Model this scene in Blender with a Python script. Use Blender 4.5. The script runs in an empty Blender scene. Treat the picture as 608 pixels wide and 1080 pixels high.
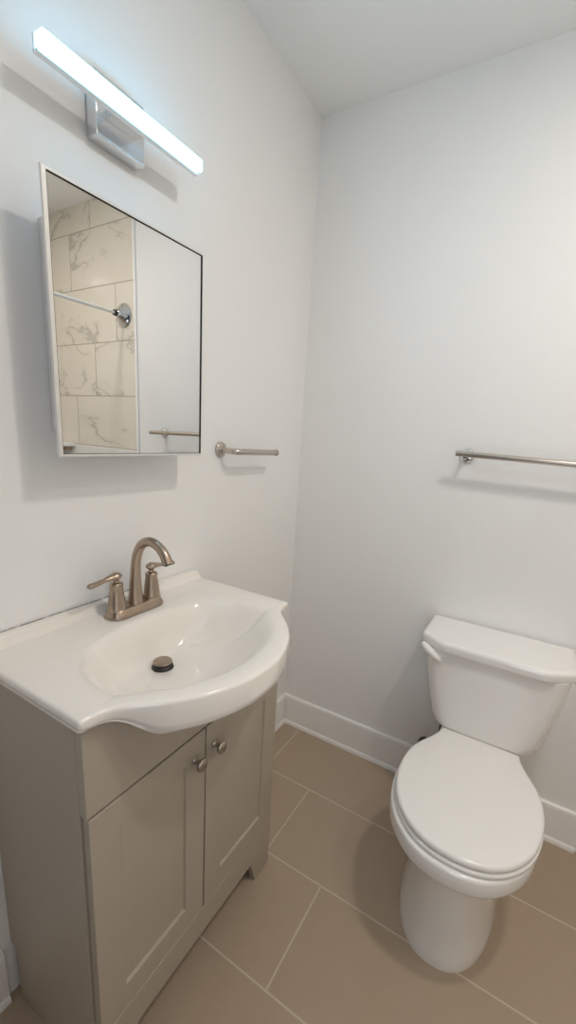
import bpy, bmesh, math, random
from mathutils import Vector, Matrix
from math import sin, cos, pi, radians

random.seed(4)
scene = bpy.context.scene
COL = scene.collection

# ------------------------------------------------------------------ camera
W, HT = 608, 1080
CX, CY, CZ = 0.89309, -1.5605, 1.347
YAW, PITCH, ROLL = 0.51799, -0.23305, 0.06441
FPX, PX, PY = 447.66, 312.12, 564.55
fw = Vector((-sin(YAW) * cos(PITCH), cos(YAW) * cos(PITCH), sin(PITCH)))
rt = Vector((cos(YAW), sin(YAW), 0))
up = rt.cross(fw)
r2 = rt * cos(ROLL) + up * sin(ROLL)
u2 = -rt * sin(ROLL) + up * cos(ROLL)
cam_data = bpy.data.cameras.new('camera')
cam = bpy.data.objects.new('camera', cam_data)
COL.objects.link(cam)
cam.matrix_world = Matrix(((r2.x, u2.x, -fw.x, CX), (r2.y, u2.y, -fw.y, CY), (r2.z, u2.z, -fw.z, CZ), (0, 0, 0, 1)))
cam_data.sensor_fit = 'VERTICAL'
cam_data.sensor_height = 36
cam_data.lens = FPX / HT * 36
cam_data.shift_x = (W / 2 - PX) / HT
cam_data.shift_y = (PY - HT / 2) / HT
cam_data.clip_start = 0.01
scene.camera = cam

# ------------------------------------------------------------------ world, lamps, exposure
world = bpy.data.worlds.new('world')
scene.world = world
world.use_nodes = True
world.node_tree.nodes['Background'].inputs[0].default_value = (0.8, 0.88, 1.0, 1)
world.node_tree.nodes['Background'].inputs[1].default_value = 0.06


def area(name, loc, rot, size, energy, color, shape='DISK', size_y=None):
    d = bpy.data.lights.new(name, 'AREA')
    d.shape = shape
    d.size = size
    if size_y:
        d.size_y = size_y
    d.energy = energy
    d.color = color
    o = bpy.data.objects.new(name, d)
    o.location = loc
    o.rotation_euler = rot
    COL.objects.link(o)
    return o


DOWN_X, DOWN_Y = 1.20, -0.82
area('downlight_lamp', (DOWN_X, DOWN_Y, 2.424), (0, 0, 0), 0.12, 8.6, (1.0, 0.925, 0.845))
SHOW_X, SHOW_Y = 1.57, -0.92
area('shower_downlight_lamp', (SHOW_X, SHOW_Y, 2.424), (0, 0, 0), 0.12, 3.2, (1.0, 0.95, 0.90))
# added fill lamp that lifts the shadows, placed in the doorway behind the camera
area('fill_light', (1.06, -1.90, 1.20), (radians(88), 0, radians(-8)), 0.24, 3.9, (0.90, 0.94, 1.0), 'RECTANGLE', 1.5)
# forward throw of the LED bar above the mirror
area('led_bar_lamp', (0.0945, -0.8825, 1.9335), (0, radians(-90), 0), 0.020, 2.6, (0.64, 0.85, 1.0), 'RECTANGLE', 0.36)
LED_STRENGTH = 13.0
DOWN_STRENGTH = 30.0

scene.view_settings.view_transform = 'Standard'
scene.view_settings.look = 'None'
scene.view_settings.gamma = 1.0
scene.view_settings.use_curve_mapping = False
scene.view_settings.exposure = -0.29
scene.cycles.max_bounces = 12
scene.cycles.diffuse_bounces = 8
scene.cycles.glossy_bounces = 6
scene.cycles.caustics_reflective = False
scene.cycles.use_denoising = True


# ------------------------------------------------------------------ materials
def mat(name, color, rough=0.5, metal=0.0, coat=0.0, bump=0.0, bscale=200.0, var=0.0, vscale=8.0, emit=None, strength=0):
    m = bpy.data.materials.new(name)
    m.use_nodes = True
    nt = m.node_tree
    b = nt.nodes['Principled BSDF']
    b.inputs['Base Color'].default_value = (*color, 1)
    b.inputs['Roughness'].default_value = rough
    b.inputs['Metallic'].default_value = metal
    b.inputs['Coat Weight'].default_value = coat
    b.inputs['Coat Roughness'].default_value = 0.06
    if emit:
        b.inputs['Emission Color'].default_value = (*emit, 1)
        b.inputs['Emission Strength'].default_value = strength
    tc = nt.nodes.new('ShaderNodeNewGeometry')
    n = nt.nodes.new('ShaderNodeTexNoise')
    n.inputs['Scale'].default_value = vscale
    n.inputs['Detail'].default_value = 5
    nt.links.new(tc.outputs['Position'], n.inputs['Vector'])
    mr = nt.nodes.new('ShaderNodeMapRange')
    mr.inputs['From Min'].default_value = 0.3
    mr.inputs['From Max'].default_value = 0.7
    mr.inputs['To Min'].default_value = 1 - var
    mr.inputs['To Max'].default_value = 1 + var
    nt.links.new(n.outputs[0], mr.inputs[0])
    mx = nt.nodes.new('ShaderNodeVectorMath')
    mx.operation = 'SCALE'
    mx.inputs[0].default_value = color
    nt.links.new(mr.outputs[0], mx.inputs['Scale'])
    nt.links.new(mx.outputs[0], b.inputs['Base Color'])
    if bump:
        n2 = nt.nodes.new('ShaderNodeTexNoise')
        n2.inputs['Scale'].default_value = bscale
        n2.inputs['Detail'].default_value = 3
        nt.links.new(tc.outputs['Position'], n2.inputs['Vector'])
        bp = nt.nodes.new('ShaderNodeBump')
        bp.inputs['Strength'].default_value = bump
        bp.inputs['Distance'].default_value = 0.002
        nt.links.new(n2.outputs[0], bp.inputs['Height'])
        nt.links.new(bp.outputs[0], b.inputs['Normal'])
    return m


M_WALL = mat('wall_paint', (0.85, 0.85, 0.85), 0.6, bump=0.08, bscale=350, var=0.008, vscale=3)
M_CEIL = mat('ceiling_paint', (0.87, 0.88, 0.875), 0.8, bump=0.08, bscale=300, var=0.008, vscale=3)
M_TRIM = mat('trim_paint', (0.88, 0.87, 0.86), 0.32, bump=0.03, bscale=60)
M_PORC = mat('porcelain', (0.84, 0.825, 0.81), 0.10, coat=0.5)
M_SINK = mat('sink_ceramic', (0.85, 0.81, 0.765), 0.16, coat=0.35)
M_SEAT = mat('seat_plastic', (0.83, 0.815, 0.795), 0.2, coat=0.2)
M_CAB = mat('cabinet_paint', (0.41, 0.358, 0.293), 0.42, bump=0.02, bscale=120, var=0.015)
M_DARK = mat('shadow_gap_dark', (0.03, 0.027, 0.025), 0.7)
M_NICK = mat('brushed_bronze_nickel', (0.43, 0.345, 0.275), 0.30, 1.0, bump=0.05, bscale=900, var=0.05, vscale=30)
M_SATIN = mat('satin_nickel', (0.56, 0.51, 0.46), 0.28, 1.0, bump=0.04, bscale=900, var=0.03, vscale=30)
M_PLATE = mat('satin_chrome', (0.80, 0.83, 0.86), 0.20, 1.0, bump=0.02, bscale=600)
M_KNOB = mat('aged_nickel', (0.42, 0.375, 0.325), 0.3, 1.0, bump=0.04, bscale=900)
M_CHROME = mat('chrome', (0.82, 0.84, 0.86), 0.08, 1.0)
M_ALU = mat('aluminium', (0.86, 0.88, 0.90), 0.42, 0.9, bump=0.02, bscale=600)
M_WHITE = mat('white_enamel', (0.80, 0.79, 0.78), 0.35)
M_MIRROR = mat('mirror_silver', (0.77, 0.78, 0.78), 0.0, 1.0)
M_FRAME = mat('brushed_aluminium_band', (0.80, 0.80, 0.80), 0.35, 0.6)
M_LED = mat('led_diffuser', (0.9, 0.92, 0.95), 0.5, emit=(0.10, 0.62, 1.0), strength=LED_STRENGTH)
M_LENS = mat('downlight_lens', (0.9, 0.9, 0.88), 0.5, emit=(1.0, 0.86, 0.70), strength=DOWN_STRENGTH)
M_RUBBER = mat('dark_rubber', (0.018, 0.016, 0.015), 0.45)
M_HOSE = mat('braided_hose', (0.10, 0.10, 0.105), 0.4, 0.7, bump=0.4, bscale=500)


class NT:
    """tiny node helper"""

    def __init__(s, name):
        s.m = bpy.data.materials.new(name)
        s.m.use_nodes = True
        s.t = s.m.node_tree
        s.b = s.t.nodes['Principled BSDF']

    def put(s, sock, v):
        if isinstance(v, (int, float)):
            sock.default_value = v
        elif isinstance(v, tuple):
            sock.default_value = v if len(v) == len(sock.default_value) else (*v, 1)
        else:
            s.t.links.new(v, sock)

    def math(s, op, a, b=0.0, c=None):
        n = s.t.nodes.new('ShaderNodeMath')
        n.operation = op
        s.put(n.inputs[0], a)
        s.put(n.inputs[1], b)
        if c is not None:
            s.put(n.inputs[2], c)
        return n.outputs[0]

    def noise(s, vec, scale, detail=4, rough=0.5, dist=0.0):
        n = s.t.nodes.new('ShaderNodeTexNoise')
        s.put(n.inputs['Vector'], vec)
        n.inputs['Scale'].default_value = scale
        n.inputs['Detail'].default_value = detail
        n.inputs['Roughness'].default_value = rough
        n.inputs['Distortion'].default_value = dist
        return n.outputs[0]

    def mix(s, f, a, b):
        n = s.t.nodes.new('ShaderNodeMix')
        n.data_type = 'RGBA'
        s.put(n.inputs[0], f)
        s.put(n.inputs[6], a)
        s.put(n.inputs[7], b)
        return n.outputs[2]

    def ramp(s, v, lo, hi, a=0.0, b=1.0):
        n = s.t.nodes.new('ShaderNodeMapRange')
        n.interpolation_type = 'SMOOTHSTEP'
        s.put(n.inputs[0], v)
        n.inputs[1].default_value = lo
        n.inputs[2].default_value = hi
        n.inputs[3].default_value = a
        n.inputs[4].default_value = b
        return n.outputs[0]

    def pos(s):
        g = s.t.nodes.new('ShaderNodeNewGeometry')
        x = s.t.nodes.new('ShaderNodeSeparateXYZ')
        s.t.links.new(g.outputs['Position'], x.inputs[0])
        return g.outputs['Position'], x.outputs[0], x.outputs[1], x.outputs[2]

    def grid(s, along, across, length, pitch, step, along0, across0, grout):
        """running-bond grid; returns (grout mask 0..1, per-tile random)"""
        r = s.math('DIVIDE', s.math('SUBTRACT', across, across0), pitch)
        row = s.math('FLOOR', r)
        fr = s.math('SUBTRACT', r, row)
        u = s.math('DIVIDE', s.math('SUBTRACT', s.math('SUBTRACT', along, along0), s.math('MULTIPLY', row, step)), length)
        cell = s.math('FLOOR', u)
        fu = s.math('SUBTRACT', u, cell)
        dr = s.math('MULTIPLY', s.math('MINIMUM', fr, s.math('SUBTRACT', 1.0, fr)), pitch)
        du = s.math('MULTIPLY', s.math('MINIMUM', fu, s.math('SUBTRACT', 1.0, fu)), length)
        d = s.math('MINIMUM', dr, du)
        mask = s.ramp(d, grout * 0.35, grout * 0.65, 1.0, 0.0)
        w = s.t.nodes.new('ShaderNodeTexWhiteNoise')
        w.noise_dimensions = '2D'
        cb = s.t.nodes.new('ShaderNodeCombineXYZ')
        s.t.links.new(row, cb.inputs[0])
        s.t.links.new(cell, cb.inputs[1])
        s.t.links.new(cb.outputs[0], w.inputs['Vector'])
        return mask, w.outputs['Value'], w.outputs['Color']

    def bump(s, h, strength, dist):
        n = s.t.nodes.new('ShaderNodeBump')
        n.inputs['Strength'].default_value = strength
        n.inputs['Distance'].default_value = dist
        s.t.links.new(h, n.inputs['Height'])
        s.t.links.new(n.outputs[0], s.b.inputs['Normal'])


def floor_material():
    n = NT('floor_tile')
    p, x, y, z = n.pos()
    d = n.math('MULTIPLY', y, -1.0)
    mask, rnd, _ = n.grid(x, d, 0.61, 0.3006, 0.2063, 0.1010, -0.0041, 0.0050)
    v = n.math('MULTIPLY', n.math('SUBTRACT', n.noise(p, 14, 6, 0.65), 0.5), 0.22)
    v2 = n.math('MULTIPLY', n.math('SUBTRACT', n.noise(p, 160, 3), 0.5), 0.18)
    v3 = n.math('MULTIPLY', n.math('SUBTRACT', rnd, 0.5), 0.07)
    k = n.math('ADD', n.math('ADD', v, v2), n.math('ADD', v3, 0.5))
    col = n.mix(k, (0.310, 0.238, 0.172), (0.515, 0.405, 0.300))
    n.put(n.b.inputs['Base Color'], n.mix(mask, col, (0.56, 0.48, 0.40)))
    n.put(n.b.inputs['Roughness'], n.mix(mask, (0.48, 0.48, 0.48), (0.85, 0.85, 0.85)))
    h = n.math('SUBTRACT', n.math('MULTIPLY', n.noise(p, 240, 3), 0.12), mask)
    n.bump(h, 0.35, 0.0015)
    return n.m


def marble_material():
    n = NT('marble_tile')
    p, x, y, z = n.pos()
    along = n.math('SUBTRACT', x, y)
    mask, rnd, rc = n.grid(along, z, 0.560, 0.2755, -0.1870, 1.739, 1.211, 0.0045)
    # every tile cuts its own piece of stone
    off = n.t.nodes.new('ShaderNodeVectorMath')
    off.operation = 'MULTIPLY_ADD'
    n.t.links.new(rc, off.inputs[0])
    off.inputs[1].default_value = (7, 7, 7)
    n.t.links.new(p, off.inputs[2])
    q = off.outputs[0]
    def veins(vec, sc, thin, g0, g1):
        a = n.noise(vec, sc, 5, 0.52, 0.6)
        ridge = n.math('ABSOLUTE', n.math('SUBTRACT', a, 0.5))
        gate = n.ramp(n.noise(vec, sc * 1.3, 2), g0, g1)
        line = n.ramp(ridge, thin * 0.3, thin, 1.0, 0.0)
        soft = n.ramp(ridge, 0.0, thin * 4.5, 0.28, 0.0)
        return n.math('MULTIPLY', n.math('ADD', line, soft), gate)

    sk_ = n.t.nodes.new('ShaderNodeMapping')
    sk_.inputs['Rotation'].default_value = (0, radians(35), 0)
    sk_.inputs['Scale'].default_value = (0.8, 1.0, 1.7)
    n.t.links.new(q, sk_.inputs['Vector'])
    v = n.math('ADD', veins(sk_.outputs[0], 1.7, 0.015, 0.44, 0.58), n.math('MULTIPLY', veins(q, 2.6, 0.010, 0.52, 0.62), 0.7))
    v = n.math('MULTIPLY', n.math('MINIMUM', v, 1.0), 0.55)
    base = n.mix(n.noise(q, 4, 4), (0.74, 0.685, 0.59), (0.81, 0.76, 0.68))
    col = n.mix(v, base, (0.40, 0.36, 0.31))
    n.put(n.b.inputs['Base Color'], n.mix(mask, col, (0.40, 0.35, 0.29)))
    n.put(n.b.inputs['Roughness'], n.mix(mask, (0.12, 0.12, 0.12), (0.7, 0.7, 0.7)))
    n.bump(n.math('MULTIPLY', mask, -1.0), 0.4, 0.001)
    return n.m


M_FLOOR = floor_material()
M_MARBLE = marble_material()


# ------------------------------------------------------------------ object helpers
def tag(o, label=None, cat=None, group=None, kind=None):
    if label:
        o['label'] = label
    if cat:
        o['category'] = cat
    if group:
        o['group'] = group
    if kind:
        o['kind'] = kind
    return o


def empty(name, loc, rotz=0.0):
    o = bpy.data.objects.new(name, None)
    o.location = loc
    o.rotation_euler = (0, 0, rotz)
    o.empty_display_size = 0.05
    COL.objects.link(o)
    return o


def obj(name, bm, material, parent=None, smooth=True, sharp=40, bevel=0.0, segs=3, subsurf=0):
    bmesh.ops.remove_doubles(bm, verts=bm.verts, dist=1e-6)
    bmesh.ops.recalc_face_normals(bm, faces=bm.faces)
    me = bpy.data.meshes.new(name)
    for f in bm.faces:
        f.smooth = smooth
    if smooth:
        for e in bm.edges:
            if len(e.link_faces) == 2 and e.calc_face_angle(0) > radians(sharp):
                e.smooth = False
    bm.to_mesh(me)
    bm.free()
    me.materials.append(material)
    o = bpy.data.objects.new(name, me)
    COL.objects.link(o)
    if parent:
        o.parent = parent
    if bevel:
        md = o.modifiers.new('bevel', 'BEVEL')
        md.width = bevel
        md.segments = segs
        md.limit_method = 'ANGLE'
        md.angle_limit = radians(35)
        md.harden_normals = False
    if subsurf:
        md = o.modifiers.new('sub', 'SUBSURF')
        md.levels = md.render_levels = subsurf
    return o


def box(bm, a, b):
    x0, y0, z0 = (min(a[i], b[i]) for i in range(3))
    x1, y1, z1 = (max(a[i], b[i]) for i in range(3))
    v = [bm.verts.new(c) for c in ((x0, y0, z0), (x1, y0, z0), (x1, y1, z0), (x0, y1, z0),
                                   (x0, y0, z1), (x1, y0, z1), (x1, y1, z1), (x0, y1, z1))]
    for f in ((0, 3, 2, 1), (4, 5, 6, 7), (0, 1, 5, 4), (1, 2, 6, 5), (2, 3, 7, 6), (3, 0, 4, 7)):
        bm.faces.new([v[i] for i in f])
    return bm


def new():
    return bmesh.new()


def loft(bm, rings, cap0=True, cap1=True, closed=True):
    vs = [[bm.verts.new(p) for p in r] for r in rings]
    n = len(rings[0])
    for a, b in zip(vs[:-1], vs[1:]):
        for i in range(n if closed else n - 1):
            j = (i + 1) % n
            bm.faces.new((a[i], a[j], b[j], b[i]))
    if cap0:
        bm.faces.new(list(reversed(vs[0])))
    if cap1:
        bm.faces.new(vs[-1])
    return bm


def lathe(bm, profile, origin=(0, 0, 0), axis='Z', n=40, sgn=1):
    """profile: list of (radius, height)"""
    rings = []
    for r, h in profile:
        ring = []
        for i in range(n):
            a = 2 * pi * i / n
            c, s = r * cos(a), r * sin(a)
            if axis == 'Z':
                p = (c, s, h * sgn)
            elif axis == 'X':
                p = (h * sgn, c, s)
            else:
                p = (c, h * sgn, s)
            ring.append((p[0] + origin[0], p[1] + origin[1], p[2] + origin[2]))
        rings.append(ring)
    return loft(bm, rings)


def smooth_path(pts, k=8):
    """Catmull-Rom through pts (tuples of any length)"""
    out = []
    P = [Vector(p) for p in pts]
    P = [P[0] * 2 - P[1]] + P + [P[-1] * 2 - P[-2]]
    for i in range(1, len(P) - 2):
        for j in range(k):
            t = j / k
            a, b, c, d = P[i - 1], P[i], P[i + 1], P[i + 2]
            out.append(0.5 * ((2 * b) + (c - a) * t + (2 * a - 5 * b + 4 * c - d) * t * t + (3 * b - a - 3 * c + d) * t ** 3))
    out.append(P[-2])
    return out


def tube(bm, pts, radii, n=20, up=(0, 0, 1), flat=1.0):
    """round (or flattened) tube through 3-D points with a radius per point"""
    P = [Vector(p) for p in pts]
    if isinstance(radii, (int, float)):
        radii = [radii] * len(P)
    rings = []
    side = None
    for i, p in enumerate(P):
        t = (P[min(i + 1, len(P) - 1)] - P[max(i - 1, 0)]).normalized()
        if side is None:
            ref = Vector(up)
            if abs(ref.dot(t)) > 0.95:
                ref = Vector((0, 1, 0))
            side = t.cross(ref).normalized()
        side = (side - t * side.dot(t)).normalized()
        nrm = side.cross(t).normalized()
        rings.append([p + side * (radii[i] * cos(2 * pi * k / n)) + nrm * (radii[i] * flat * sin(2 * pi * k / n)) for k in range(n)])
    return loft(bm, rings)


def quad(bm, pts):
    bm.faces.new([bm.verts.new(p) for p in pts])


# ------------------------------------------------------------------ the room
H = 2.44
XR = 1.92          # far side of the shower alcove
XT = 1.212         # tile begins here on the back wall
YF = -1.86         # wall behind the camera
YA = -1.58         # end wall of the shower alcove


def struct(name, bm, m, label, cat, **k):
    return tag(obj(name, bm, m, None, **k), label, cat, kind='structure')


T = 0.10
struct('floor', box(new(), (-T, YF - T, -0.1), (XR + T, T, 0)), M_FLOOR, 'brown rectangular porcelain tile floor with pale grout lines', 'floor', smooth=False)
struct('ceiling', box(new(), (-T, YF - T, H), (XR + T, T, H + 0.1)), M_CEIL, 'plain white painted ceiling over the bathroom', 'ceiling', smooth=False)
struct('wall_left', box(new(), (-T, YF - T, 0), (0, T, H)), M_WALL, 'white painted wall behind the vanity and mirror', 'wall', smooth=False)
struct('wall_back', box(new(), (0, 0, 0), (XT, T, H)), M_WALL, 'white painted wall behind the toilet', 'wall', smooth=False)
struct('wall_shower', box(new(), (XT, 0.0, 0), (XR + T, T, H)), M_MARBLE, 'veined marble tile shower wall seen in the mirror', 'wall', smooth=False)
struct('wall_right', box(new(), (XR, YA, 0), (XR + T, 0, H)), M_MARBLE, 'veined marble tile wall on the long side of the shower', 'wall', smooth=False)
struct('wall_alcove', box(new(), (1.25, YF - T, 0), (XR + T, YA, H)), M_WALL, 'white painted wall block closing the shower alcove', 'wall', smooth=False)
bm = new()   # wall behind the camera with its open doorway
box(bm, (-T, YF - T, 0), (0.22, YF, H))
box(bm, (1.20, YF - T, 0), (1.25, YF, H))
box(bm, (0.22, YF - T, 2.05), (1.20, YF, H))
struct('wall_front', bm, M_WALL, 'white painted wall with the doorway behind the camera', 'wall', smooth=False)
struct('trim_1', box(new(), (XT - 0.012, -0.010, 0), (XT + 0.004, 0.0, H)), M_TRIM, 'white edge strip where painted wall meets shower tile', 'trim', bevel=0.003)
struct('trim_2', box(new(), (XT + 0.004, -0.012, 0.02), (XR, 0.0, 1.206)), M_WHITE, 'white panel below the marble shower tile', 'trim', bevel=0.002)


def baseboard(name, p0, p1, nrm, label):
    """profile swept from p0 to p1 (xy); nrm points into the room"""
    prof = [(0.0, 0.0), (0.019, 0.0), (0.0188, 0.010), (0.0160, 0.0165), (0.0125, 0.0195), (0.0122, 0.132), (0.0120, 0.139),
            (0.0095, 0.1445), (0.0060, 0.147), (0.0, 0.147)]
    rings = []
    for p in (p0, p1):
        rings.append([(p[0] + nrm[0] * t, p[1] + nrm[1] * t, z) for t, z in prof])
    bm = loft(new(), rings)
    return struct(name, bm, M_TRIM, label, 'baseboard', sharp=30)


baseboard('baseboard_back', (0.0, 0), (XT - 0.012, 0), (0, -1), 'tall white baseboard along the wall behind the toilet')
baseboard('baseboard_left', (0, -0.019), (0, -0.604), (1, 0), 'short white baseboard between the vanity and the room corner')
baseboard('baseboard_left', (0, -1.238), (0, YF), (1, 0), 'white baseboard on the near side of the vanity, at the lower left')

# ------------------------------------------------------------------ vanity cabinet
VY0, VY1, VXF = -1.219, -0.621, 0.332
VZ = 0.8795
DZ0, DZ1 = 0.168, 0.6910
van = tag(empty('vanity_cabinet', (0.16, (VY0 + VY1) / 2, 0)), 'grey shaker style vanity cabinet with two doors under the white sink', 'cabinet')
ox, oy = 0.16, (VY0 + VY1) / 2


def L(p, o=(ox, oy, 0)):
    return tuple(p[i] - o[i] for i in range(3))


def vbox(bm, a, b):
    return box(bm, L(a), L(b))


XB = 0.022     # the back of the sides stands clear of the baseboard
t = 0.016
for ya, yb in ((VY0, VY0 + t), (VY1 - t, VY1)):
    bm = new()
    # side panel with a notch over the baseboard
    prof = [(0.002, 0.152), (XB, 0.152), (XB, 0.0), (VXF - 0.020, 0.0), (VXF - 0.020, VZ), (0.002, VZ)]
    rings = [[L((x, y, z)) for x, z in prof] for y in (ya, yb)]
    loft(bm, rings)
    obj('side_panel', bm, M_CAB, van, bevel=0.0012, segs=2)
bm = new()
vbox(bm, (0.004, VY0 + t, 0.16), (0.012, VY1 - t, VZ - 0.002))
obj('back_panel', bm, M_CAB, van)
bm = new()
vbox(bm, (0.012, VY0 + t, 0.150), (VXF - 0.024, VY1 - t, 0.164))
obj('bottom_panel', bm, M_CAB, van)
# false front above the doors
bm = new()
nt_ = [(0.290, VZ), (0.264, 0.870), (0.240, 0.862), (0.219, 0.8425), (0.200, 0.8245), (0.150, 0.786), (0.10, 0.766), (0.05, 0.760)]
pts = ([(VY0, DZ1 + 0.0055), (VY1, DZ1 + 0.0055), (VY1, VZ)] + [(-0.927 + d, z) for d, z in nt_] +
       [(-0.927 - d, z) for d, z in reversed(nt_)] + [(VY0, VZ)])
loft(bm, [[L((x, y, z)) for y, z in pts] for x in (VXF - 0.019, VXF)])
obj('false_front', bm, M_CAB, van, bevel=0.0018)
# bottom rail with shaped feet
pts = [(VY0, DZ0 - 0.003), (VY0, 0.0), (VY0 + 0.050, 0.0), (VY0 + 0.062, 0.030), (VY0 + 0.090, 0.078), (VY0 + 0.11, 0.082),
       (VY1 - 0.11, 0.082), (VY1 - 0.096, 0.078), (VY1 - 0.082, 0.030), (VY1 - 0.074, 0.0), (VY1, 0.0), (VY1, DZ0 - 0.003)]
rings = [[L((x, y, z)) for y, z in pts] for x in (VXF - 0.019, VXF)]
obj('toe_rail', loft(new(), rings), M_CAB, van, bevel=0.0015, segs=2)


def door(y0, y1, knob_y, knob_z=0.637):
    """shaker door: one solid with a recessed middle, knob as sub-part"""
    bm = new()
    z0, z1 = DZ0, DZ1
    x0, x1 = VXF - 0.018, VXF
    s, d = 0.060, 0.006
    o = [(y0, z0), (y1, z0), (y1, z1), (y0, z1)]
    i = [(y0 + s, z0 + s), (y1 - s, z0 + s), (y1 - s, z1 - s), (y0 + s, z1 - s)]
    i2 = [(y0 + s + 0.002, z0 + s + 0.005), (y1 - s - 0.002, z0 + s + 0.005), (y1 - s - 0.002, z1 - s - 0.002), (y0 + s + 0.002, z1 - s - 0.002)]
    loft(bm, [[L((x0, y, z)) for y, z in o], [L((x1, y, z)) for y, z in o], [L((x1, y, z)) for y, z in i],
              [L((x1 - d, y, z)) for y, z in i2]])
    dr = obj('door', bm, M_CAB, van, bevel=0.0012, segs=2)
    bm = new()
    lathe(bm, [(0.0, 0.0), (0.0085, 0.0), (0.0085, 0.002), (0.0055, 0.004), (0.0048, 0.012), (0.0065, 0.015), (0.0130, 0.018),
               (0.0155, 0.0215), (0.0150, 0.0250), (0.0115, 0.0285), (0.006, 0.0302), (0.0, 0.0306)], L((VXF - 0.0004, knob_y, knob_z)), 'X', 32)
    tag(obj('knob', bm, M_KNOB, dr, sharp=60), 'satin nickel mushroom knob')
    return dr


YM = -0.9265
door(VY0 + 0.004, YM - 0.0022, YM - 0.036, 0.630)
door(YM + 0.0022, VY1 - 0.004, YM + 0.030, 0.630)
bm = new()
lathe(bm, [(0.0, 0.0), (0.004, 0.0), (0.004, 0.006), (0.0085, 0.008), (0.0085, 0.012), (0.006, 0.014), (0.0, 0.0145)], L((0.318, VY1 - 0.0004, 0.672)), 'Y', 24)
tag(obj('side_knob', bm, M_SATIN, van, sharp=50), 'small metal knob on the cabinet side')

# ------------------------------------------------------------------ sink top
SY = -0.927
half = [(0.0, 0.4915), (0.03, 0.4900), (0.055, 0.4860), (0.09, 0.4760), (0.13, 0.4590), (0.155, 0.4440), (0.182, 0.4240), (0.205, 0.4020),
        (0.224, 0.3830), (0.240, 0.3690), (0.256, 0.3590), (0.274, 0.3530), (0.299, 0.3500)]
hp = smooth_path([(a, b, 0) for a, b in half], 5)
right = [(p.y, p.x) for p in hp]                              # (x, dy)
corner = []
cr = 0.006
for k in range(1, 5):
    a = pi / 2 * k / 4
    corner.append((0.3500 - cr + cr * cos(a), 0.299 + cr * sin(a)))
outline_r = right + corner
outline = outline_r + [(x, 0.305) for x in (0.30, 0.24, 0.18, 0.12, 0.06, 0.002)]
outline = outline + [(0.002, 0.305 - 0.610 * k / 24) for k in range(1, 24)] + [(x, -d) for x, d in reversed(outline[1:])]
ZT = 0.902
BC = (0.275, 0.0)      # bowl centre (x, dy)


def apron(dx, dy):
    """how far down the edge hangs: thin at the sides, thick at the bow"""
    k = max(0.0, min(1.0, (dx - 0.345) / 0.072))
    k = k * k * (3 - 2 * k)
    return 0.021 + 0.045 * k


def inset(x, dy, d):
    """moves an outline point towards the inside by about d"""
    v = Vector((BC[0] - x, -dy * 0.8))
    if abs(dy) > 0.295:
        v = Vector((-max(0.0, min(1.0, (x - 0.30) / 0.05)) * 0.3, -dy))
    if x < 0.01:
        v = Vector((0.0, -dy * 0.01))
    return v.normalized() * d if v.length > 1e-6 else Vector((0, 0))


def bowl_pt(th, s, cx, ax_f, ax_b, ay, e=2.35):
    c, sn = cos(th), sin(th)
    ax = ax_f if c >= 0 else ax_b
    rr = (abs(c / ax) ** e + abs(sn / ay) ** e) ** (-1 / e)
    return (cx + c * rr * s, sn * rr * s)


rings = []
sk = tag(empty('vanity_top_sink', (0.24, SY, 0.87)), 'white ceramic bow front sink top on the grey vanity', 'sink')


def SL(x, d, z):
    return (x - 0.24, d, z - 0.87)


N = len(outline)
angs = [math.atan2(d - BC[1], x - BC[0]) for x, d in outline]


def edge_ring(dist, dz_top=None, frac=None):
    out = []
    for x, d in outline:
        v = inset(x, d, dist)
        h = apron(x, d)
        z = ZT - dz_top if dz_top is not None else ZT - h * frac
        out.append(SL(x + v.x, d + v.y, z))
    return out


# underside inner ring, then round the lower edge, up the apron, over the rim
def under_ring(f, z_extra):
    out = []
    for x, d in outline:
        xx = 0.330 + (x - 0.330) * f if x > 0.330 else x
        h = apron(x, d)
        zz = ZT - h - z_extra * max(0.0, min(1.0, (x - 0.390) / 0.08))
        yy = d * (1 - 0.01 * (1 - f)) if abs(d) > 0.29 else d
        out.append(SL(xx - 0.002 * (1 - f), yy, zz))
    return out


rings.append(under_ring(-0.25, 0.058))
rings.append(under_ring(0.0, 0.050))
rings.append(under_ring(0.35, 0.037))
rings.append(under_ring(0.65, 0.021))
rings.append(under_ring(0.86, 0.008))
rings.append(edge_ring(0.008, frac=0.985))
rings.append(edge_ring(0.0035, frac=0.90))
rings.append(edge_ring(0.0012, frac=0.70))
rings.append(edge_ring(0.0, dz_top=0.0075))
rings.append(edge_ring(0.0009, dz_top=0.0038))
rings.append(edge_ring(0.0030, dz_top=0.0011))
rings.append(edge_ring(0.0068, dz_top=0.0))
# flat deck -> bowl
RB = [(1.10, 0.0, 0), (1.04, 0.0009, 0), (1.0, 0.0030, 0), (0.965, 0.0066, 0.0), (0.93, 0.0125, 0.02), (0.885, 0.0225, 0.05), (0.83, 0.036, 0.10), (0.76, 0.054, 0.2),
      (0.67, 0.073, 0.35), (0.55, 0.091, 0.5), (0.42, 0.099, 0.68), (0.30, 0.104, 0.85), (0.19, 0.107, 0.95), (0.10, 0.109, 1.0), (0.055, 0.1102, 1.0)]
DRX, DRY = 0.192, 0.003
def rim_radius(i):
    """bowl edge along the ray to outline point i, kept clear of the outer edge"""
    x, d = outline[i]
    r1 = math.hypot(x - BC[0], d)
    e = bowl_pt(angs[i], 1.0, BC[0], 0.180, 0.155, 0.236)
    re_ = math.hypot(e[0] - BC[0], e[1])
    lim = r1 - 0.031
    h = max(0.060 - abs(re_ - lim), 0.0) / 0.060
    return min(re_, lim) - h * h * 0.060 * 0.25, r1


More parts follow.
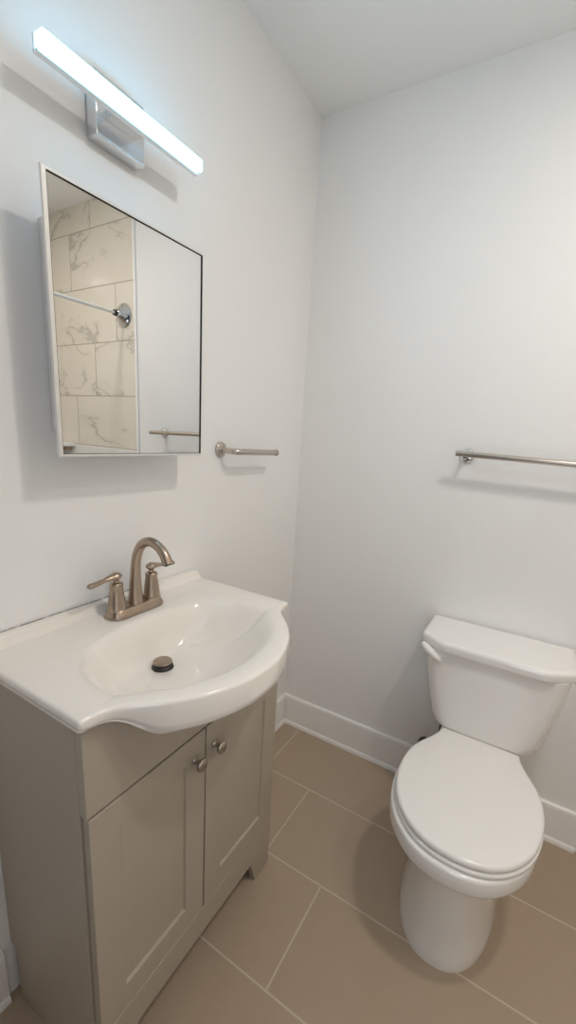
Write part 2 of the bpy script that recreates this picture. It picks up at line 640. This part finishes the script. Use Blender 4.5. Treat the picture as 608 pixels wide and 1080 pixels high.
RR = [rim_radius(i) for i in range(N)]
RAD = [r[0] for r in RR]
for _ in range(4):
    RAD = [min((RAD[i - 1] + 2 * RAD[i] + RAD[(i + 1) % N]) / 4, RR[i][1] - 0.024) for i in range(N)]
for s, dep, k in RB:
    ring = []
    for i in range(N):
        rb, r1 = RAD[i], RR[i][1]
        if s > 1.0:
            r = rb + (r1 - 0.012 - rb) * (0.62 if s > 1.05 else 0.25)
        else:
            r = rb * s
        px = BC[0] + r * cos(angs[i]) + (DRX - BC[0]) * k * 0.98
        py = r * sin(angs[i]) + DRY * k
        ring.append(SL(px, py, ZT - dep))
    rings.append(ring)
bm = new()
loft(bm, rings, cap0=False, cap1=True)
obj('basin', bm, M_SINK, sk, sharp=70)
# raised ledge along the wall
bm = new()
prof = [(0.002, ZT - 0.004), (0.040, ZT - 0.004), (0.034, ZT + 0.0015), (0.029, ZT + 0.007), (0.027, ZT + 0.014), (0.0245, ZT + 0.0185), (0.020, ZT + 0.020), (0.0035, ZT + 0.020)]
rr = []
for d, sc in ((-0.3045, 1.0), (-0.30, 1.0), (0.292, 1.0), (0.299, 0.93), (0.303, 0.75)):
    rr.append([SL(x, d, ZT - 0.004 + (z - ZT + 0.004) * sc) for x, z in prof])
loft(bm, rr)
obj('back_ledge', bm, M_SINK, sk, sharp=50)
# irregular dark joint between ledge and wall
bm = new()
y = -0.300
top = ZT + 0.0197
while y < 0.07:
    w = random.uniform(0.010, 0.035)
    quad(bm, [SL(0.0006, y, top), SL(0.0034 + random.uniform(0, 0.0016), y, top + 0.0006), SL(0.0034 + random.uniform(0, 0.0016), y + w, top + 0.0006), SL(0.0006, y + w, top)])
    y += w + random.uniform(0, 0.010)
tag(obj('wall_joint', bm, M_DARK, sk), 'thin dark uneven gap along the wall')
# drain: dark gasket ring and dome stopper
dx, dy_, dz = DRX, DRY, ZT - 0.1102
bm = new()
lathe(bm, [(0.0, -0.001), (0.0245, -0.001), (0.0255, 0.002), (0.0235, 0.007), (0.0195, 0.011), (0.0, 0.011)], SL(dx, dy_, dz), 'Z', 40)
gask = tag(obj('drain', bm, M_RUBBER, sk, sharp=60), 'black drain ring')
bm = new()
lathe(bm, [(0.0, 0.010), (0.0190, 0.010), (0.0215, 0.0125), (0.0225, 0.0150), (0.0215, 0.0170), (0.0185, 0.0182), (0.0175, 0.0176), (0.010, 0.0190), (0.0, 0.0194)],
      SL(dx, dy_, dz + 0.001), 'Z', 40)
tag(obj('stopper', bm, M_NICK, gask, sharp=30), 'bronze nickel pop-up stopper')

# ------------------------------------------------------------------ faucet
FX, FY, FZ = 0.077, -0.905, ZT + 0.0006
fa = tag(empty('faucet', (FX, FY, FZ)), 'brushed bronze nickel two handle faucet at the back of the sink', 'faucet')


def stadium(hl, hw, z, n=14):
    out = []
    for sgn in (1, -1):
        for k in range(n + 1):
            a = -pi / 2 + pi * k / n
            cxx, cyy = hw * sin(a), (hl - hw) + hw * cos(a)
            out.append((cxx * sgn * -1, cyy * sgn, z))
    return out


bm = new()
loft(bm, [stadium(0.0790, 0.0290, 0.0), stadium(0.0795, 0.0295, 0.003), stadium(0.0775, 0.0275, 0.008), stadium(0.0735, 0.0240, 0.015),
          stadium(0.0720, 0.0225, 0.0185), stadium(0.0700, 0.0205, 0.0200)])
obj('base_plate', bm, M_NICK, fa, sharp=50)
path = smooth_path([(0.002, 0, 0.018), (0.002, 0, 0.040), (0.003, 0, 0.075), (0.006, 0, 0.115), (0.013, 0, 0.145), (0.030, 0, 0.171), (0.056, 0, 0.182),
                    (0.083, 0, 0.176), (0.103, 0, 0.160), (0.115, 0, 0.139)], 8)
nP = len(path)
rad = []
for i in range(nP):
    u = i / (nP - 1)
    if u < 0.33:
        r = 0.0200 - 0.0085 * (u / 0.33) ** 0.65
    elif u < 0.8:
        r = 0.0115 - 0.0006 * (u - 0.33) / 0.47
    else:
        r = 0.0109 + 0.0012 * (u - 0.8) / 0.2
    rad.append(r)
bm = new()
tube(bm, path, rad, 28, up=(0, 1, 0))
sp = obj('spout', bm, M_NICK, fa, sharp=50)
bm = new()
d_ = (path[-1] - path[-2]).normalized()
tube(bm, [path[-1] - d_ * 0.001, path[-1] + d_ * 0.002], 0.0085, 24, up=(0, 1, 0))
obj('aerator', bm, M_RUBBER, sp)
for sg in (-1, 1):
    hy = 0.0515 * sg
    bm = new()
    lathe(bm, [(0.0, 0.017), (0.0215, 0.017), (0.0222, 0.020), (0.0205, 0.026), (0.0185, 0.040), (0.0160, 0.060), (0.0142, 0.075), (0.0150, 0.077),
               (0.0150, 0.081), (0.0128, 0.083), (0.0070, 0.085), (0.0060, 0.090), (0.0, 0.090)], (0, hy, 0), 'Z', 32)
    hd = obj('handle', bm, M_NICK, fa, sharp=55)
    bm = new()
    lp = smooth_path([(0.003, hy - sg * 0.014, 0.0985), (0.001, hy - sg * 0.008, 0.0990), (0, hy, 0.0995), (0, hy + sg * 0.012, 0.0990), (0.001, hy + sg * 0.030, 0.0965),
                      (0.002, hy + sg * 0.050, 0.0945), (0.003, hy + sg * 0.068, 0.0930), (0.003, hy + sg * 0.074, 0.0925)], 6)
    prof_r = [0.003, 0.0105, 0.0125, 0.0100, 0.0068, 0.0075, 0.0085, 0.0030]
    rl = []
    for i in range(len(lp)):
        u = i / (len(lp) - 1) * (len(prof_r) - 1)
        k = min(int(u), len(prof_r) - 2)
        rl.append(prof_r[k] + (prof_r[k + 1] - prof_r[k]) * (u - k))
    tube(bm, lp, rl, 20, flat=0.72)
    obj('lever', bm, M_NICK, hd, sharp=70)

# ------------------------------------------------------------------ mirror cabinet
MY0, MY1, MZ0, MZ1, MX = -1.084, -0.7005, 1.2775, 1.7530, 0.098
mc = tag(empty('mirror_cabinet', (0, (MY0 + MY1) / 2, MZ0)), 'white framed mirror cabinet hung above the faucet', 'mirror')


def ML(x, y, z):
    return (x, y - (MY0 + MY1) / 2, z - MZ0)


bm = new()
box(bm, ML(0.0005, -1.038, 1.321), ML(0.0915, -0.745, 1.709))
obj('cabinet_body', bm, M_WHITE, mc, bevel=0.002)


# thin door: pale edge band (broader on the left), dark gap, glass; it hangs a trace out of parallel
def rect(x, l, r, b, t_):
    return [(x - MX, MY0 + l - (MY0 + MY1) / 2, b), (x - MX, MY1 - r - (MY0 + MY1) / 2, b), (x - MX, MY1 - r - (MY0 + MY1) / 2, MZ1 - MZ0 - t_), (x - MX, MY0 + l - (MY0 + MY1) / 2, MZ1 - MZ0 - t_)]


BD = (0.0085, 0.0022, 0.0050, 0.0050)


def inb(x, d):
    return rect(x, *[k + d for k in BD])


bm = new()
loft(bm, [rect(0.0930, 0, 0, 0, 0), rect(MX - 0.001, 0, 0, 0, 0), rect(MX, 0.001, 0.001, 0.001, 0.001), inb(MX, 0.0), inb(MX - 0.0045, 0.0)])
fr = obj('door_frame', bm, M_FRAME, mc, smooth=False)
fr.location = (MX, 0, 0)
fr.rotation_euler = (0, 0, -0.0073)
bm = new()
loft(bm, [inb(MX - 0.0003, 0.0001), inb(MX - 0.0003, 0.0009), inb(MX - 0.0042, 0.0009), inb(MX - 0.0042, 0.0001)], cap0=False, cap1=False)
tag(obj('gap_lining', bm, M_DARK, fr, smooth=False), 'dark line around the glass')
bm = new()
loft(bm, [inb(MX - 0.0044, 0.0009), inb(MX - 0.0030, 0.0009)])
tag(obj('mirror_glass', bm, M_MIRROR, fr, smooth=False), 'mirror glass')

# ------------------------------------------------------------------ LED vanity light
LYc, LZc = -0.8825, 1.934
vl = tag(empty('vanity_light', (0, LYc, LZc)), 'lit white LED bar light above the mirror', 'light')


def LL(x, y, z):
    return (x, y - LYc, z - LZc)


bm = new()
box(bm, LL(0.0004, -0.928, 1.889), LL(0.030, -0.812, 1.998))
bp = obj('backplate', bm, M_PLATE, vl, bevel=0.002)
bm = new()
box(bm, LL(0.030, -0.905, 1.926), LL(0.067, -0.835, 1.942))
obj('arm', bm, M_CHROME, vl, bevel=0.001)
bm = new()
y0, y1 = -1.066, -0.699
prof = [(0.0665, 1.9175), (0.0800, 1.9175), (0.0800, 1.9215), (0.0715, 1.9215), (0.0715, 1.9445), (0.0665, 1.9445)]
loft(bm, [[LL(x, y, z) for x, z in prof] for y in (y0, y1)])
obj('channel', bm, M_ALU, vl, smooth=False)
bm = new()
box(bm, LL(0.0718, y0 + 0.001, 1.9218), LL(0.0935, y1, 1.9455))
tag(obj('diffuser', bm, M_LED, vl, bevel=0.003), 'glowing white diffuser')

# ------------------------------------------------------------------ toilet paper holder (left wall)
ph = tag(empty('paper_holder', (0, -0.508, 1.286)), 'short satin nickel paper holder arm right of the mirror', 'paper holder')
bm = new()
lathe(bm, [(0.0, 0.0005), (0.0235, 0.0005), (0.0240, 0.003), (0.0235, 0.006), (0.021, 0.0085), (0.010, 0.0092), (0.0, 0.0092)], (0, 0, 0), 'X', 40)
obj('wall_flange', bm, M_SATIN, ph, sharp=50)
bm = new()
tube(bm, smooth_path([(0.008, 0.0, -0.001), (0.045, 0.0, -0.002), (0.058, 0.004, -0.0025), (0.066, 0.016, -0.003), (0.068, 0.032, -0.003)], 6), 0.0090, 24)
obj('post', bm, M_SATIN, ph)
bm = new()
tube(bm, [(0.068, 0.030, -0.003), (0.068, 0.212, -0.006)], 0.0096, 28)
ar = obj('arm', bm, M_SATIN, ph)
bm = new()
lathe(bm, [(0.0, 0.0), (0.0098, 0.0), (0.0108, 0.002), (0.0108, 0.009), (0.0098, 0.011), (0.0, 0.011)], (0.068, 0.211, -0.006), 'Y', 32)
tag(obj('end_cap', bm, M_KNOB, ar, sharp=50), 'darker ringed end cap')

# ------------------------------------------------------------------ towel bar (back wall)
TB0, TB1, TBZ = 0.655, 1.010, 1.3115
tb = tag(empty('towel_bar', ((TB0 + TB1) / 2, 0, TBZ)), 'straight satin nickel towel bar on the wall above the toilet', 'towel bar')
hw = (TB1 - TB0) / 2
for s in (-1, 1):
    bm = new()
    lathe(bm, [(0.0, 0.0005), (0.0235, 0.0005), (0.0240, 0.003), (0.0225, 0.007), (0.017, 0.0095), (0.0105, 0.011), (0.0085, 0.020), (0.0082, 0.068), (0.0, 0.069)],
          (s * hw, 0, 0.001), 'Y', 40, sgn=-1)
    tag(obj('post', bm, M_CHROME, tb, sharp=60), 'chrome wall post with round flange')
bm = new()
tube(bm, [(-hw - 0.026, -0.070, 0.008), (hw + 0.026, -0.070, 0.000)], 0.0092, 28)
obj('bar', bm, M_SATIN, tb)

# ------------------------------------------------------------------ toilet
TX, TROT = 0.851, radians(0.0)
to = tag(empty('toilet', (TX, -0.005, 0), TROT), 'white two piece toilet with closed lid against the back wall', 'toilet')
# local coords: +x right, -y towards the room


def spline_half(ctrl, n=7):
    """ctrl: (f, halfwidth) from back to tip -> closed ring of (x, y), y = -f"""
    p = smooth_path([(a, b, 0) for a, b in ctrl], n)
    r = [(q.y, -q.x) for q in p]
    l = [(-x, y) for x, y in reversed(r) if x > 1e-5]
    r = [(max(x, 0), y) for x, y in r]
    return r + l


LID = [(0.202, 0.112), (0.208, 0.1175), (0.232, 0.1225), (0.270, 0.1380), (0.32, 0.1640), (0.37, 0.1800), (0.43, 0.1865), (0.49, 0.1830), (0.55, 0.1700), (0.60, 0.1470),
       (0.64, 0.1150), (0.665, 0.0800), (0.679, 0.0400), (0.683, 0.0)]


def ring_scale(ring, s, z, cy=-0.44, dy=0.0, sx=None):
    sx = s if sx is None else sx
    return [(x * sx, cy + (y - cy) * s + dy, z) for x, y in ring]


LID = [(a if a < 0.4 else 0.4 + (a - 0.4) * 0.945, b * (1 + 0.008 * min(1, (a - 0.2) / 0.15))) for a, b in LID]
lid = [(x + 0.005, y) for x, y in spline_half(LID)]
bm = new()
Z = 0.4065
loft(bm, [ring_scale(lid, 0.965, Z - 0.001), ring_scale(lid, 0.985, Z), ring_scale(lid, 0.998, Z + 0.004), ring_scale(lid, 1.0, Z + 0.009), ring_scale(lid, 0.992, Z + 0.0140),
          ring_scale(lid, 0.975, Z + 0.0168), ring_scale(lid, 0.94, Z + 0.0180), ring_scale(lid, 0.6, Z + 0.0190), ring_scale(lid, 0.2, Z + 0.0195)])
obj('lid', bm, M_SEAT, to, sharp=60)
# seat ring below the lid
bm = new()
outer = ring_scale(lid, 1.008, 0.385)
loft(bm, [ring_scale(lid, 0.60, 0.3930, sx=0.58), ring_scale(lid, 0.97, 0.3920), ring_scale(lid, 1.002, 0.3930), ring_scale(lid, 1.012, 0.3960), ring_scale(lid, 1.012, 0.4000),
          ring_scale(lid, 1.002, 0.4035), ring_scale(lid, 0.975, 0.4050), ring_scale(lid, 0.60, 0.4050, sx=0.58), ring_scale(lid, 0.60, 0.3930, sx=0.58)], cap0=False, cap1=False)
seat = obj('seat', bm, M_SEAT, to, sharp=60)
for s in (-1, 1):
    bm = new()
    box(bm, (s * 0.075 - 0.024, -0.214, 0.386), (s * 0.075 + 0.024, -0.186, 0.413))
    obj('hinge', bm, M_SEAT, seat, bevel=0.006)

# bowl and pedestal as one porcelain body
RIM = [(0.150, 0.100), (0.175, 0.112), (0.22, 0.128), (0.275, 0.152), (0.32, 0.171), (0.37, 0.183), (0.43, 0.187), (0.49, 0.1835), (0.55, 0.1705), (0.60, 0.1475),
       (0.64, 0.1155), (0.667, 0.0800), (0.681, 0.0400), (0.685, 0.0)]


def foot(bk, fr_, hwid, z, e=2.3, n=None):
    """egg-like section from back bk to front fr_"""
    base = spline_half(RIM)
    out = []
    mid = (bk + fr_) / 2
    hl = (fr_ - bk) / 2
    for x, y in base:
        f = -y
        a = math.atan2(x / 0.187, (f - 0.4175) / 0.2675)
        c, s_ = cos(a), sin(a)
        r = (abs(c) ** e + abs(s_) ** e) ** (-1 / e)
        out.append((hwid * s_ * r, -(mid + hl * c * r), z))
    return out


RIM = [(a if a < 0.4 else 0.4 + (a - 0.4) * 0.985, b * 1.028) for a, b in RIM]
rim = spline_half(RIM)


def blend(r1, r2, k, z):
    return [(a[0] * (1 - k) + b[0] * k, a[1] * (1 - k) + b[1] * k, z) for a, b in zip(r1, r2)]


f0 = foot(0.100, 0.613, 0.135, 0.0)
f1 = foot(0.102, 0.608, 0.133, 0.03)
f2 = foot(0.110, 0.594, 0.121, 0.12)
f3 = foot(0.120, 0.588, 0.110, 0.20)
f4 = foot(0.130, 0.590, 0.104, 0.26)
under = [(x * 0.90, -0.40 + (y + 0.40) * 0.92, 0) for x, y in rim]
bm = new()
rings = [[(x, y, 0.0) for x, y, z in f0], [(x * 1.004, y, 0.006) for x, y, z in f0], f1, foot(0.105, 0.598, 0.127, 0.07), f2, f3, f4,
         blend(f4, under, 0.25, 0.288), blend(f4, under, 0.62, 0.312), blend(f4, under, 0.92, 0.330),
         ring_scale(rim, 0.960, 0.337), ring_scale(rim, 0.990, 0.343), ring_scale(rim, 0.999, 0.351), ring_scale(rim, 1.0, 0.366), ring_scale(rim, 0.998, 0.382),
         ring_scale(rim, 0.990, 0.3880), ring_scale(rim, 0.975, 0.3905), ring_scale(rim, 0.70, 0.3910), ring_scale(rim, 0.3, 0.3910)]
loft(bm, rings)
bowl = obj('bowl', bm, M_PORC, to, sharp=70)
# shelf that carries the tank, part of the porcelain
bm = new()


def rrect(hx, y0, y1, z, r=0.03, n=6, chamf=None):
    """rounded rectangle, y0 back (near 0), y1 front (negative)"""
    out = []
    for cx_, cy_, a0 in ((hx - r, y0 - r, 0), (-hx + r, y0 - r, pi / 2), (-hx + r, y1 + r, pi), (hx - r, y1 + r, 3 * pi / 2)):
        for k in range(n + 1):
            a = a0 + pi / 2 * k / n
            out.append((cx_ + r * cos(a), cy_ + r * sin(a), z))
    return out


loft(bm, [rrect(0.090, -0.055, -0.23, 0.26, 0.03), rrect(0.102, -0.045, -0.24, 0.33, 0.03), rrect(0.118, -0.04, -0.24, 0.372, 0.03), rrect(0.120, -0.038, -0.22, 0.3965, 0.03),
          rrect(0.114, -0.045, -0.20, 0.4085, 0.03)])
obj('tank_shelf', bm, M_PORC, to, sharp=60)
# tank
bm = new()


def tankring(hx, yb, yf, z, rf, rb=0.025, bow=0.006, n=8):
    out = []
    for cx_, cy_, a0, r in ((hx - rb, yb - rb, 0, rb), (-hx + rb, yb - rb, pi / 2, rb), (-hx + rf, yf + rf, pi, rf), (hx - rf, yf + rf, 3 * pi / 2, rf)):
        for k in range(n + 1):
            a = a0 + pi / 2 * k / n
            x, y = cx_ + r * cos(a), cy_ + r * sin(a)
            if y < (yb + yf) / 2:
                y -= bow * (1 - (x / hx) ** 2)
            out.append((x, y, z))
        if a0 == pi:
            m = 8
            for k in range(1, m):
                x = (-hx + rf) + (2 * hx - 2 * rf) * k / m
                out.append((x, yf - bow * (1 - (x / hx) ** 2), z))
    return out


ts = [(0.412, 0.105, -0.060, -0.175), (0.4135, 0.125, -0.050, -0.190), (0.419, 0.139, -0.044, -0.199), (0.432, 0.149, -0.040, -0.205), (0.46, 0.1575, -0.037, -0.209),
      (0.52, 0.172, -0.032, -0.213), (0.58, 0.184, -0.028, -0.215), (0.64, 0.1935, -0.025, -0.217), (0.701, 0.1975, -0.024, -0.218)]
loft(bm, [[(x_ + 0.006, y_, zz) for x_, y_, zz in tankring(h_ + 0.009, b_, f_, z_, 0.045)] for z_, h_, b_, f_ in ts])
tank = obj('tank', bm, M_PORC, to, sharp=60)
# tank lid with cut front corners
bm = new()


def lidring(g, z):
    hx, yb, yf = 0.224 - g, -0.004 - g, -0.238 + g
    c1, c2 = 0.075 - g * 0.5, 0.050 - g * 0.3
    raw = [(hx, yb), (-hx, yb), (-hx, yf + c2), (-hx + c1, yf), (hx - c1, yf), (hx, yf + c2)]
    rads = [0.014, 0.014, 0.030, 0.045, 0.045, 0.030]
    out = []
    n = len(raw)
    for i in range(n):
        p = Vector(raw[i]); a = Vector(raw[i - 1]); b = Vector(raw[(i + 1) % n])
        da, db = (a - p).normalized(), (b - p).normalized()
        ang = da.angle(db)
        tlen = min(rads[i] / math.tan(ang / 2), 0.030)
        s0, s1 = p + da * tlen, p + db * tlen
        for k in range(8):
            u = k / 7
            q = s0 * (1 - u) ** 2 + p * 2 * u * (1 - u) + s1 * u * u
            out.append((q.x, q.y, z))
    return out


loft(bm, [lidring(0.016, 0.6995), lidring(0.005, 0.7000), lidring(0.001, 0.7025), lidring(0.0, 0.7070), lidring(0.0, 0.7210), lidring(0.001, 0.7265), lidring(0.004, 0.7305), lidring(0.009, 0.7328),
          lidring(0.018, 0.7338)])
obj('tank_lid', bm, M_PORC, to, sharp=60)
# flush lever on the left front corner of the tank
bm = new()
lathe(bm, [(0.0, 0.0), (0.012, 0.0), (0.012, 0.006), (0.009, 0.010), (0.0, 0.011)], (-0.156, -0.2135, 0.674), 'Y', 24, sgn=-1)
lev = obj('flush_lever', bm, M_WHITE, to, sharp=50)
bm = new()
lp = smooth_path([(-0.150, -0.224, 0.666), (-0.160, -0.228, 0.674), (-0.176, -0.228, 0.684), (-0.193, -0.223, 0.694), (-0.206, -0.217, 0.701), (-0.212, -0.213, 0.703)], 5)
lr = [0.004 + 0.0120 * sin(pi * min(1, 0.12 + 0.76 * i / (len(lp) - 1))) for i in range(len(lp))]
tube(bm, lp, lr, 18, flat=0.8)
obj('paddle', bm, M_WHITE, lev, sharp=70)
for s in (-1, 1):
    bm = new()
    lathe(bm, [(0.0, 0.0), (0.013, 0.0), (0.013, 0.006), (0.010, 0.013), (0.005, 0.016), (0.0, 0.0165)], (s * 0.112, -0.30, 0.006), 'Z', 24)
    obj('bolt_cap', bm, M_PORC, bowl, sharp=60)

# ------------------------------------------------------------------ water supply beside the toilet
ws = tag(empty('water_supply_valve', (0.672, 0, 0.140)), 'dark shut-off valve and hose on the wall left of the toilet', 'valve')
bm = new()
lathe(bm, [(0.0, 0.0005), (0.028, 0.0005), (0.027, 0.006), (0.014, 0.012), (0.0, 0.012)], (0, 0, 0), 'Y', 32, sgn=-1)
obj('wall_flange', bm, M_CHROME, ws, sharp=50)
bm = new()
tube(bm, [(0, -0.010, 0), (0, -0.062, 0)], 0.0085, 20)
tube(bm, [(0, -0.052, -0.004), (0, -0.052, 0.030)], 0.0095, 20)
obj('valve_body', bm, M_CHROME, ws, sharp=50)
bm = new()
lathe(bm, [(0.0, 0.062), (0.012, 0.062), (0.016, 0.065), (0.016, 0.074), (0.012, 0.078), (0.0, 0.079)], (0, 0, 0), 'Y', 24, sgn=-1)
obj('handwheel', bm, M_RUBBER, ws, sharp=50)
bm = new()
tube(bm, smooth_path([(0, -0.052, 0.028), (-0.020, -0.052, 0.048), (-0.026, -0.050, 0.070), (-0.012, -0.048, 0.094), (0.022, -0.066, 0.106), (0.045, -0.082, 0.160), (0.049, -0.090, 0.262)], 8), 0.0060, 18)
obj('hose', bm, M_HOSE, ws, sharp=70)

# ------------------------------------------------------------------ shower alcove seen in the mirror
RX = 1.300
cr_ = tag(empty('curtain_rod', (RX, 0, 1.882)), 'thin white shower curtain rod reflected in the mirror', 'curtain rod')
for oy_, sg in ((0, -1), (YA, 1)):
    bm = new()
    lathe(bm, [(0.0, 0.0005), (0.054, 0.0005), (0.056, 0.006), (0.050, 0.012), (0.041, 0.016), (0.038, 0.024), (0.026, 0.030), (0.020, 0.042), (0.0155, 0.046), (0.0, 0.046)], (0, oy_, 0), 'Y', 40, sgn=sg)
    tag(obj('end_flange', bm, M_CHROME, cr_, sharp=50), 'chrome round end flange')
bm = new()
lathe(bm, [(0.0, 0.044), (0.014, 0.044), (0.0150, 0.050), (0.0140, 0.060), (0.0, 0.060)], (0, 0, 0), 'Y', 32, sgn=-1)
tag(obj('collar', bm, M_RUBBER, cr_), 'dark collar beside the flange')
bm = new()
tube(bm, [(0, -0.058, 0), (0, -0.135, 0), (0, -0.1352, 0), (0, YA + 0.044, 0)], [0.0066, 0.0066, 0.0080, 0.0080], 24)
obj('rod', bm, M_WHITE, cr_)
sh = tag(empty('corner_shelf', (XR, 0, 1.20)), 'small white corner shelf in the shower seen low in the mirror', 'shelf')
bm = new()


def fan(r, z, n=14):
    return [(-0.0005, -0.0125, z)] + [(-0.0005 - r * cos(a), -0.0125 - r * 0.75 * sin(a), z) for a in [pi / 2 * k / n for k in range(n + 1)]]


loft(bm, [fan(0.150, -0.008), fan(0.155, -0.004), fan(0.155, 0.012), fan(0.150, 0.016)])
obj('shelf_board', bm, M_WHITE, sh, sharp=40)
bm = new()
loft(bm, [fan(0.115, -0.030), fan(0.120, -0.0085)])  # dark metal piece forming the underside of the board
tag(obj('underside', bm, M_NICK, sh, sharp=40), 'dark bracket')

# ------------------------------------------------------------------ recessed ceiling light
for x_, y_, lb in ((DOWN_X, DOWN_Y, 'round white recessed light in the ceiling in front of the vanity'),
                   (SHOW_X, SHOW_Y, 'round white recessed light in the ceiling over the shower')):
    dl = tag(empty('ceiling_downlight', (x_, y_, H)), lb, 'ceiling light', 'recessed ceiling lights')
    bm = new()
    n = 48
    prof = [(0.062, -0.0005), (0.085, -0.0005), (0.084, -0.006), (0.078, -0.009), (0.066, -0.010), (0.062, -0.006)]
    rings = [[(r * cos(2 * pi * k / n), r * sin(2 * pi * k / n), z) for k in range(n)] for r, z in prof]
    rings.append(rings[0])
    loft(bm, rings, cap0=False, cap1=False)
    obj('trim_ring', bm, M_WHITE, dl, sharp=50)
    bm = new()
    lathe(bm, [(0.0, -0.0010), (0.0615, -0.0010), (0.0615, -0.0040), (0.0, -0.0050)], (0, 0, 0), 'Z', 40)
    tag(obj('lens', bm, M_LENS, dl, sharp=50), 'glowing lens')
